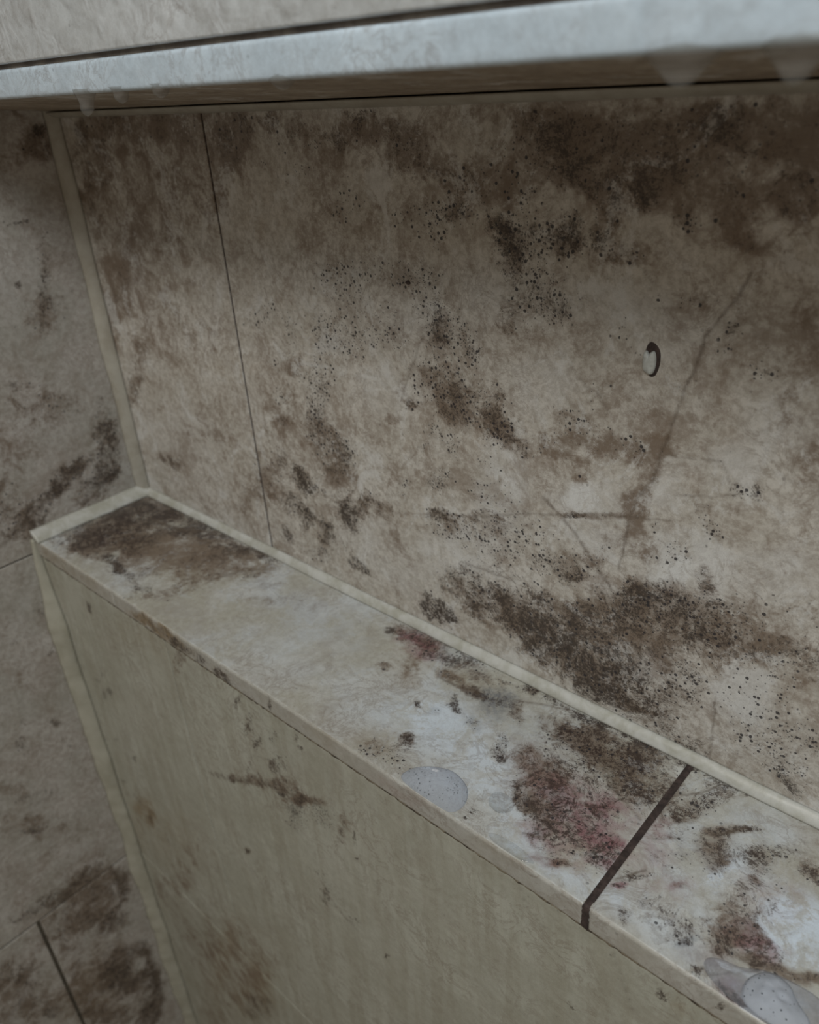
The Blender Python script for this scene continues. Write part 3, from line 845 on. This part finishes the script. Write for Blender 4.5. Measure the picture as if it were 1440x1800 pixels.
def plain(name, a, b, rough=.5, scale=60, bump=.1, spots=None):
    t = NT(name); co = t.n('ShaderNodeTexCoord').outputs['Object']
    f = t.noise(co, scale, 5, .65, .3)
    c = t.mix(t.step(f, .35, .68), a, b)
    if spots:
        g = t.noise(co, spots[1], 6, .75, .8)
        c = t.mix(t.math('MULTIPLY', t.step(g, spots[2], spots[2] + .12), .85), c, spots[0])
    t.l(c, t.b.inputs['Base Color']); t.b.inputs['Roughness'].default_value = rough
    bp = t.n('ShaderNodeBump'); bp.inputs['Strength'].default_value = bump; bp.inputs['Distance'].default_value = .001
    t.l(f, bp.inputs['Height']); t.l(bp.outputs[0], t.b.inputs['Normal'])
    return t.m

M_back = stone('back_wall_stone', (.50, .475, .435), (.42, .39, .345), (.31, .255, .20))
M_left = stone('left_wall_stone', (.42, .39, .36), (.34, .32, .285), (.26, .22, .175), pale=(.48, .46, .44), rough=.5, cloud=.62)
M_ledge = stone('ledge_stone', (.465, .465, .445), (.385, .37, .315), (.33, .29, .22), rough=.28, coat=.3, cloud=.42, mould=(.03, .018, .015), pale=(.60, .67, .75))
M_front = stone('front_wall_stone', (.39, .39, .335), (.34, .335, .28), (.28, .26, .20), pale=(.46, .45, .40), streak=.42, rough=.42, cloud=.28)
M_lip = stone('lip_stone', (.39, .38, .35), (.34, .325, .285), (.28, .25, .20), pale=(.45, .44, .40), rough=.26, cloud=.3)
M_strip = stone('upper_lip_stone', (.57, .66, .74), (.49, .575, .65), (.44, .47, .49), pale=(.66, .74, .80), rough=.3, coat=.4, wave=.0008, cloud=.25)
M_upper = stone('upper_wall_stone', (.57, .59, .605), (.49, .505, .51), (.42, .40, .37), rough=.35, coat=.5, wave=.0020, cloud=.3)
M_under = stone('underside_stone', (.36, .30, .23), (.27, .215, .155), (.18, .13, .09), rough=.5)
M_grout = plain('dark_grout', (.022, .014, .012), (.06, .04, .035), .8, 200, .3)
M_crust = plain('old_grout', (.20, .17, .12), (.13, .10, .07), .8, 150, .3, ((.02, .012, .008), 130, .46))
M_hair = plain('thin_grout', (.09, .075, .055), (.05, .04, .028), .8, 150, .2)
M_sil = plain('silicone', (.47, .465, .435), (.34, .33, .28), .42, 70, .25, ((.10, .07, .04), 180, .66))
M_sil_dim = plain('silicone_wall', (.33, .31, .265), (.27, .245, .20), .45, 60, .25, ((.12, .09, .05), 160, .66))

def clear(name, tint, milk, rough, milkcol=(.6, .62, .64), dots=0, bump=0.0):
    t = NT(name); nt = t
    nt.t.nodes.remove(t.b)
    tr = t.n('ShaderNodeBsdfTransparent'); tr.inputs[0].default_value = (*tint, 1)
    gl = t.n('ShaderNodeBsdfGlossy'); gl.inputs['Roughness'].default_value = rough
    df = t.n('ShaderNodeBsdfDiffuse'); df.inputs[0].default_value = (*milkcol, 1)
    co = t.n('ShaderNodeTexCoord').outputs['Object']
    f = milk
    if dots:
        vo = t.n('ShaderNodeTexVoronoi'); vo.inputs['Scale'].default_value = dots; t.l(co, vo.inputs['Vector'])
        sc = t.n('ShaderNodeSeparateColor'); t.l(vo.outputs['Color'], sc.inputs[0])
        hole = t.math('MULTIPLY', t.step(t.math('SUBTRACT', t.math('MULTIPLY', sc.outputs[1], .28), vo.outputs['Distance']), -.06, .02), t.step(sc.outputs[0], .3, .35))
        cc = t.mix(hole, milkcol, (.08, .09, .10)); t.l(cc, df.inputs[0])
        f = t.math('ADD', milk, t.math('MULTIPLY', hole, .3), clamp=True)
    m1 = t.n('ShaderNodeMixShader'); t.put(m1.inputs[0], f); t.l(tr.outputs[0], m1.inputs[1]); t.l(df.outputs[0], m1.inputs[2])
    fr = t.n('ShaderNodeFresnel'); fr.inputs[0].default_value = 1.33
    gm = t.n('ShaderNodeNewGeometry'); ff = t.math('MULTIPLY', fr.outputs[0], t.math('SUBTRACT', 1.0, gm.outputs['Backfacing']))
    m2 = t.n('ShaderNodeMixShader'); t.l(ff, m2.inputs[0]); t.l(m1.outputs[0], m2.inputs[1]); t.l(gl.outputs[0], m2.inputs[2])
    if bump:
        bp = t.n('ShaderNodeBump'); bp.inputs['Strength'].default_value = bump; bp.inputs['Distance'].default_value = .001
        t.l(t.noise(co, 160, 3, .6), bp.inputs['Height'])
        for x in (gl, df, fr): t.l(bp.outputs[0], x.inputs['Normal'])
    t.l(m2.outputs[0], t.out.inputs[0]); return t.m
M_bubble = clear('soapy_water', (.95, .96, .98), .26, .07, (.66, .71, .79), 620)
M_foam = clear('foam', (.95, .96, .98), .42, .2, (.68, .72, .79), 620, .4)
M_water = clear('clear_water', (.975, .98, .985), .03, .04)
M_puddle = clear('grey_water', (.95, .95, .96), .10, .12, (.48, .50, .55))
M_drip = clear('milky_drip', (.88, .88, .87), .16, .2, (.34, .32, .295))

# ------------------------------------------------------------------ dimensions (m)
D = 0.110          # depth of the recess
T = 0.0149         # thickness of the edge tiles
XV = 0.1854        # upright joint in the back wall
XJ = 0.5355        # joint across the ledge
XF = 0.192         # upright joint in the low wall
ZL = -0.392        # level joint low on the walls
ZF, ZD = 0.3285, 0.3429
XR = 1.10          # how far the built walls run to the right
FL = -0.80

# ------------------------------------------------------------------ setting
flr = box('floor', (-.02, -1.3, FL - .02), (XR, .12, FL), plain('floor_stone', (.22, .19, .15), (.15, .125, .09), .6, 20)); props(flr, kind='structure')

ba = lambda y: (lambda u, v: np.stack([u, np.full_like(u, y), v], 1))
wb = box('wall_back', (-.02, .0012, -.05), (XR, .10, .42), M_grout); props(wb, kind='structure')
wb_off = tuple(wb.location)
def kid(o, parent):            # mesh written in world coordinates, hung under its parent
    o.parent = parent; o.matrix_parent_inverse = Matrix.Translation(-Vector(parent.location)); return o
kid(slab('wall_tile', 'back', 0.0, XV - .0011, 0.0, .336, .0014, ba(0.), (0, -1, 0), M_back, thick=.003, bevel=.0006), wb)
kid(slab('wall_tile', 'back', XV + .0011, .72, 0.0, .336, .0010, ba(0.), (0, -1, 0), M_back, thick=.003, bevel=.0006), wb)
kid(slab('wall_tile', None, .7212, XR, 0.0, .336, .01, ba(0.), (0, -1, 0), M_back, thick=.003, bevel=.0006), wb)

le = lambda x: (lambda u, v: np.stack([np.full_like(u, x), u, v], 1))
wl = box('wall_left', (-.10, -1.30, FL), (-.0012, .10, 1.0), M_hair); props(wl, kind='structure')
kid(slab('wall_tile', 'left', -.60, .012, -.0122, .345, .0028, le(0.), (1, 0, 0), M_left, thick=.003, bevel=.0006), wl)
kid(slab('wall_tile', 'left', -.60, .012, ZL + .0008, -.0136, .0028, le(0.), (1, 0, 0), M_left, thick=.003, bevel=.0006), wl)
kid(slab('wall_tile', 'left', -.219, .012, FL, ZL - .0008, .0035, le(0.), (1, 0, 0), M_left, thick=.003, bevel=.0006), wl)
kid(slab('wall_tile', 'left', -.60, -.2225, FL, ZL - .0008, .0035, le(0.), (1, 0, 0), M_left, thick=.003, bevel=.0006), wl)

# low wall under the ledge
wf = box('wall_front', (-.0005, -D + .0035, FL), (XR, .0, -.010), M_hair); props(wf, kind='structure')
yf = -D + .0012
fa = ba(yf)
for (u0, u1) in ((.0005, XF - .0004), (XF + .0004, .70)):
    kid(slab('wall_tile', 'front', u0, u1, ZL + .0005, -T - .0012, .002, fa, (0, -1, 0), M_front, thick=.003, bevel=.0005), wf)
kid(slab('wall_tile', 'front', .0005, .70, FL, ZL - .0005, .004, fa, (0, -1, 0), M_front, thick=.003, bevel=.0005), wf)
kid(slab('wall_tile', None, .7008, XR, FL, -T - .0012, .02, fa, (0, -1, 0), M_front, thick=.003, bevel=.0005), wf)

# wall above the recess
wu = box('wall_upper', (-.0005, -D + .0022, ZF + .0035), (XR, .10, 1.0), plain('brown_grout', (.15, .125, .10), (.07, .055, .045), .8, 60)); props(wu, kind='structure')
kid(slab('wall_tile', None, .0005, XR, ZD + .0012, 1.0, .01, ba(-D), (0, -1, 0), M_upper, thick=.004, bevel=.0012), wu)
ZB = .3185
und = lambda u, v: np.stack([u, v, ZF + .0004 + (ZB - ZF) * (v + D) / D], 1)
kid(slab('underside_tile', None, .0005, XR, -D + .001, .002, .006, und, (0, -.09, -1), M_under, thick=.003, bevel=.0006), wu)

# ------------------------------------------------------------------ edge tiles and ledge tiles
to_l = lambda u, v: np.stack([u, v, np.zeros_like(u)], 1)
led = [(0.0005, XJ - .0016, 'long mould-stained marble slab on the ledge left of the black joint'),
       (XJ + .0016, XR, 'pink and brown blotched marble slab on the ledge right of the black joint')]
for i, (u0, u1, lb) in enumerate(led):
    o = slab('ledge_tile', 'ledge', u0, u1, -D + .0006, -.0002, .0010 if i == 0 else .0010, to_l, (0, 0, 1), M_ledge, thick=.009, bevel=.0010, loc=((u0 + u1) / 2, -D / 2, -.009))
    props(o, lb, 'tile')
XC = .128
for u0, u1, lb in ((.0005, XC - .0004, 'short cream edge strip of the ledge in the corner by the left wall'),
                   (XC + .0004, XJ - .0016, 'long cream edge strip along the ledge between the corner and the black joint'),
                   (XJ + .0016, XR, 'cream edge strip of the ledge right of the black joint')):
    o = slab('edge_tile', 'lip', u0, u1, -T, -.0002, .0010, ba(-D), (0, -1, 0), M_lip, thick=.004, bevel=.0015, loc=((u0 + u1) / 2, -D, -T))
    props(o, lb, 'edge trim')
o = slab('edge_tile', None, .0005, XR, ZF, ZD - .0010, .004, ba(-D - .0006), (0, -1, 0), M_strip, thick=.0044, bevel=.0018, loc=(.5, -D, ZF))
props(o, 'wet bluish white edge strip along the bottom of the overhanging wall', 'edge trim')

# black joint across the ledge and down its edge
def strip_line(name, pts, half, up, mat, wob=.00025, seed=1, side=(1, 0, 0)):
    rng = random.Random(seed); vs = []; fs = []
    up = [Vector(u) for u in up]; side = Vector(side); n = 0
    for p, u in zip(pts, up):
        p = Vector(p)
        l = half + rng.uniform(-wob, wob); r = half + rng.uniform(-wob, wob)
        vs += [p - side * l - u * .002, p - side * l, p + u * .0002, p + side * r, p + side * r - u * .002]
        if n:
            a = 5 * (n - 1); b = 5 * n
            for k in range(4): fs.append((a + k, a + k + 1, b + k + 1, b + k))
        n += 1
    fs += [(0, 1, 2, 3, 4)[::-1], tuple(5 * (n - 1) + k for k in range(5))]
    me = bpy.data.meshes.new(name)
    o0 = Vector(pts[0]); me.from_pydata([tuple(v - o0) for v in vs], [], fs); me.update()
    return link(name, me, mat, None, o0)
pts = []; ups = []
for i in range(60):
    y = -.001 - (D - .003) * i / 59; pts.append((XJ, y, -.00045)); ups.append((0, 0, 1))
pts += [(XJ, -D + .0006, -.0009), (XJ, -D + .0003, -.0018)]; ups += [(0, -.7, .7), (0, -1, .3)]
for i in range(8): pts.append((XJ, -D + .0003, -.003 - (T - .003) * i / 7)); ups.append((0, -1, 0))
j = strip_line('grout_joint', pts, .0019, ups, M_grout); props(j, 'black mouldy grout line crossing the ledge and its edge', 'grout')
pts = [(x, -D + .0009, -T - .0007 + random.Random(int(x * 9000)).uniform(-.0003, .0003)) for x in np.linspace(.003, .70, 240)]
j = strip_line('grout_joint', pts, .0008, [(0, -1, 0)] * 240, M_crust, .00055, 4, (0, 0, 1)); props(j, 'thin cracked brown grout line under the edge of the ledge', 'grout')

# ------------------------------------------------------------------ silicone beads
def bead(name, p0, p1, a, b, wa, wb_, mat, n=160, seed=3, wob=.12, bulge=.28, lift=.0003, taper=0.0):
    """p0->p1 along the corner; a, b unit directions lying on the two surfaces."""
    from mathutils import noise as mn
    p0 = Vector(p0); p1 = Vector(p1); a = Vector(a); b = Vector(b); vs = []; fs = []; K = 8
    for i in range(n + 1):
        t = i / n; c = p0.lerp(p1, t); s = t * (p1 - p0).length
        k1 = 1 + wob * (mn.noise((s * 18, seed, 0)) + .25 * mn.noise((s * 90, seed, 4))); k2 = 1 + wob * (mn.noise((s * 18, seed, 9)) + .25 * mn.noise((s * 90, seed, 14)))
        if taper: q0 = .3 + .7 * min(1, s / taper); k1 *= q0; k2 *= q0
        A = c + a * wa * k1 + b * lift * .2; B = c + b * wb_ * k2 + a * lift * .2; out = (a + b).normalized()
        vs.append(c + out * -.0005)
        for q in range(K + 1):
            u = q / K; h = bulge * min(wa, wb_) * .5 * math.sin(math.pi * u) * (1 + .5 * mn.noise((s * 50, u * 2, seed)))
            rim = .0006 * math.sin(math.pi * min(1, max(0, u))) ** .4
            vs.append(A.lerp(B, u) + out * (h + rim))
        if i:
            m = K + 2; x = (i - 1) * m; y = i * m
            for q in range(m): fs.append((x + q, x + (q + 1) % m, y + (q + 1) % m, y + q))
    fs.append(tuple(range(K + 2))[::-1]); fs.append(tuple(n * (K + 2) + q for q in range(K + 2)))
    bm = bmesh.new(); bvs = [bm.verts.new(v - p0) for v in vs]
    for f in fs: bm.faces.new([bvs[k] for k in f])
    bmesh.ops.recalc_face_normals(bm, faces=bm.faces)
    for f in bm.faces: f.smooth = True
    me = bpy.data.meshes.new(name); bm.to_mesh(me); bm.free()
    return link(name, me, mat, None, p0)
X, Y, Z = Vector((1, 0, 0)), Vector((0, 1, 0)), Vector((0, 0, 1))
b = bead('silicone_bead', (.002, 0, 0), (XR, 0, 0), Z, -Y, .0062, .0052, M_sil, 420, 3)
props(b, 'cream silicone bead where the ledge meets the stained back wall', 'sealant')
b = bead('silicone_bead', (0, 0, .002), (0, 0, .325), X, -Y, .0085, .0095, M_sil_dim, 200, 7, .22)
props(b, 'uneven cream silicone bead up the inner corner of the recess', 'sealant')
b = bead('silicone_bead', (0, -.002, 0), (0, -D - .001, 0), X, Z, .0115, .009, M_sil, 60, 11, .2)
props(b, 'short pale silicone bead between the ledge end and the left wall', 'sealant')
b = bead('silicone_bead', (0, yf, .001), (0, yf, FL), X, -Y, .010, .013, plain('silicone_low', (.33, .315, .26), (.28, .265, .21), .5, 50, .25), 300, 17, .3, taper=.09)
props(b, 'long beige silicone bead down the corner below the ledge', 'sealant')
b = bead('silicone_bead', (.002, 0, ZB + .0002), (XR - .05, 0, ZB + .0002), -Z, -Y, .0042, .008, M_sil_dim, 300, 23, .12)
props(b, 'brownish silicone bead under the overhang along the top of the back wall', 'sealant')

# ------------------------------------------------------------------ water, foam, drips
def dome(name, outline, h, mat, loc_z=.0002, rings=10, smooth_it=2, bumpy=0.0, seed=0, p=2.0, clip_y=None):
    """closed flat-bottomed blob over an outline in mm on the ledge"""
    from mathutils import noise as mn
    o = [Vector((x / 1000, y / 1000)) for x, y in outline]
    for _ in range(smooth_it):
        q = []
        for i in range(len(o)):
            a, b2 = o[i], o[(i + 1) % len(o)]; q += [a * .75 + b2 * .25, a * .25 + b2 * .75]
        o = q
    c = sum(o, Vector((0, 0))) / len(o); n = len(o)
    bm = bmesh.new(); lay = []
    for r in range(rings):
        s = 1 - r / rings
        lay.append([bm.verts.new((( c + (v - c) * s) - c).to_3d() + Vector((0, 0, h * (1 - s ** p) ** .85 * (1 + bumpy * mn.noise(((c + (v - c) * s) * 260).to_3d() + Vector((seed, 0, 0))))))) for v in o])
    tip = bm.verts.new((0, 0, h)); botc = [bm.verts.new((v - c).to_3d() + Vector((0, 0, -.00005))) for v in o]
    for r in range(rings - 1):
        for i in range(n): bm.faces.new((lay[r][i], lay[r][(i + 1) % n], lay[r + 1][(i + 1) % n], lay[r + 1][i]))
    for i in range(n):
        bm.faces.new((lay[-1][i], lay[-1][(i + 1) % n], tip)); bm.faces.new((botc[i], botc[(i + 1) % n], lay[0][(i + 1) % n], lay[0][i]))
    bm.faces.new(botc[::-1])
    for f in bm.faces: f.smooth = True
    me = bpy.data.meshes.new(name); bm.to_mesh(me); bm.free()
    return link(name, me, mat, None, (c.x, c.y, loc_z))
d = dome('water_bubble', [(419.5, -107.4), (421.5, -98.1), (426.7, -92.4), (433.2, -88.2), (440.9, -85.6), (451.9, -88.7), (457.2, -94.1), (459.7, -101.4), (457.2, -108.4), (450, -109), (442, -109), (431.5, -109)], .0055, M_bubble, rings=16, bumpy=.0)
props(d, 'speckled soapy water dome at the edge of the ledge', 'water bubble')
d = dome('water_puddle', [(585, -99), (590, -95), (598, -94), (606, -88), (617, -86), (628, -86), (634, -92), (634, -108.5), (612, -109), (601, -108.9), (593, -107), (587, -104)], .0008, M_puddle)
props(d, 'thin grey soapy puddle on the slab near the lower right corner', 'puddle')
d = dome('foam_patch', [(601.1, -96.8), (606.7, -87.6), (615.7, -87.6), (619.8, -93), (628, -98), (626, -107), (616.7, -108), (609.3, -108), (602.5, -106)], .0042, M_foam, bumpy=.45, seed=4)
props(d, 'bubbly white foam patch with dark pinholes on the thin grey puddle', 'foam')
def drop(cx, cy, rx, ry, h, label, group=None):
    n = 14; random.seed(int(cx * 7)); ol = [(cx + rx * math.cos(k / n * 6.283) * random.uniform(.88, 1.1), min(max(-200, cy + ry * math.sin(k / n * 6.283) * random.uniform(.88, 1.1)), 0)) for k in range(n)]
    ol = [(x, max(y, -109.2)) for x, y in ol]
    o = dome('water_drop', ol, h, M_water, smooth_it=1); props(o, label, 'water drop', group); return o
drop(473, -87, 7.5, 6.5, .0010, 'round clear water drop on the slab just right of the soapy dome')
drop(492, -106, 13, 3.0, .0007, 'long clear water drop lying along the ledge edge right of the soapy dome')

def drip(x, width, length, label, seed=0, skew=0):
    """a drop hanging from the lower edge of the overhanging strip"""
    bm = bmesh.new(); K = 20; R = 14; lay = []
    for r in range(R):
        t = r / (R - 1); z = .0026 - (length + .0026) * t
        if t > .9: pass
        k = ((1 - t) ** 1.6 * .74 + .26) * math.sqrt(max(0, 1 - max(0, (t - .72) / .28) ** 2))
        wx = width / 2 * max(k, .02); wy = (.0026 + .0004 * math.sin(t * 9 + seed)) * (1 if t < .6 else math.sqrt(max(0.001, 1 - ((t - .6) / .4) ** 2)))
        lay.append([bm.verts.new((skew * t * t * length + wx * math.cos(a), wy * math.sin(a), z)) for a in [6.28318 * i / K for i in range(K)]])
    for r in range(R - 1):
        for i in range(K): bm.faces.new((lay[r][i], lay[r][(i + 1) % K], lay[r + 1][(i + 1) % K], lay[r + 1][i]))
    bm.faces.new(lay[0]); bm.faces.new(lay[-1][::-1])
    bmesh.ops.recalc_face_normals(bm, faces=bm.faces)
    for f in bm.faces: f.smooth = True
    me = bpy.data.meshes.new('hanging_drip'); bm.to_mesh(me); bm.free()
    o = link('hanging_drip', me, M_drip, None, (x, -D + .0016, ZF - .0005)); props(o, label, 'drip', 'drips hanging from the upper edge strip')
drip(.2535, .022, .0088, 'longest milky drip hanging from the upper strip near the left end', 1, -.25)
drip(.2845, .018, .0042, 'short milky drip just right of the longest drip', 2)
drip(.316, .018, .0030, 'small faint drip, third from the left on the upper strip', 3)
drip(.394, .022, .0026, 'faint shallow drip alone at the middle of the upper strip', 4)
drip(.543, .028, .0070, 'broad grey drip under the upper strip, left of the two right ones', 5)
drip(.570, .022, .0074, 'broad grey drip under the upper strip, nearest the right picture edge', 6)

# ------------------------------------------------------------------ plugged hole and specks on the back wall
def patch(name, outline, y_in, y_out, mat, loc, parent=None, lump=0.0, seed=0):
    from mathutils import noise as mn
    o = [Vector((a / 1000, b / 1000)) for a, b in outline]
    for _ in range(2):
        q = []
        for i in range(len(o)):
            a, b2 = o[i], o[(i + 1) % len(o)]; q += [a * .75 + b2 * .25, a * .25 + b2 * .75]
        o = q
    c = sum(o, Vector((0, 0))) / len(o); n = len(o); bm = bmesh.new(); lay = []
    for s, k in ((1, 0), (.92, .6), (.75, .9), (.4, 1.0)):
        lay.append([bm.verts.new((v2.x - loc[0], y_in + (y_out - y_in) * k * (1 + lump * mn.noise((v2.x * 500, v2.y * 500, seed))) - loc[1], v2.y - loc[2])) for v2 in [c + (v - c) * s for v in o]])
    bk = [bm.verts.new((v.x - loc[0], y_in + .0006 - loc[1], v.y - loc[2])) for v in o]
    for r in range(3):
        for i in range(n): bm.faces.new((lay[r][i], lay[r][(i + 1) % n], lay[r + 1][(i + 1) % n], lay[r + 1][i]))
    for i in range(n): bm.faces.new((bk[i], bk[(i + 1) % n], lay[0][(i + 1) % n], lay[0][i]))
    bm.faces.new(lay[-1]); bm.faces.new(bk[::-1]); bmesh.ops.recalc_face_normals(bm, faces=bm.faces)
    for f in bm.faces: f.smooth = True
    me = bpy.data.meshes.new(name); bm.to_mesh(me); bm.free()
    ob = link(name, me, mat, parent, loc if parent is None else (0, 0, 0)); return ob
hl = (490.0, 0.0, 212.0); L0 = Vector((.490, 0, .205))
root = bpy.data.objects.new('wall_plug', None); col.objects.link(root); root.location = L0; root.empty_display_size = .01
props(root, 'white filler lump in a dark chipped hole on the stained back wall', 'wall plug')
hole = [(488.2, 219.8), (490.3, 221.2), (493.2, 219.6), (495.0, 216.5), (495.2, 212), (494.5, 208.2), (493.2, 205), (490.8, 204.2), (489.6, 206), (486.8, 210), (486.0, 213.5), (487.4, 216)]
fill = [(488.4, 217.0), (489.8, 214.8), (490.6, 216.6), (492.4, 217.0), (493.4, 213), (493.0, 208.5), (491.9, 206.0), (489.3, 205.6), (487.2, 207.5), (486.4, 212), (487.0, 215.5)]
patch('hole', hole, .0002, -.00035, M_grout, tuple(L0), root)
patch('filler', fill, .0002, -.0022, plain('filler_white', (.50, .52, .50), (.40, .41, .39), .4, 300, .3), tuple(L0), root, .5, 2)
def speck(x, z, r, label, surf='back', group=None):
    random.seed(int(x * 10)); ol = [(x + r * random.uniform(.75, 1.2) * math.cos(a), z + r * .8 * random.uniform(.7, 1.1) * math.sin(a)) for a in [k * 1.0472 for k in range(6)]]
    o = patch('dirt_speck', ol, .0002, -.0008, M_grout, (x / 1000, 0, z / 1000)); props(o, label, 'dirt speck', group)
speck(349, 230.5, 1.9, 'black oval dirt speck alone on the upper left of the large back wall tile')
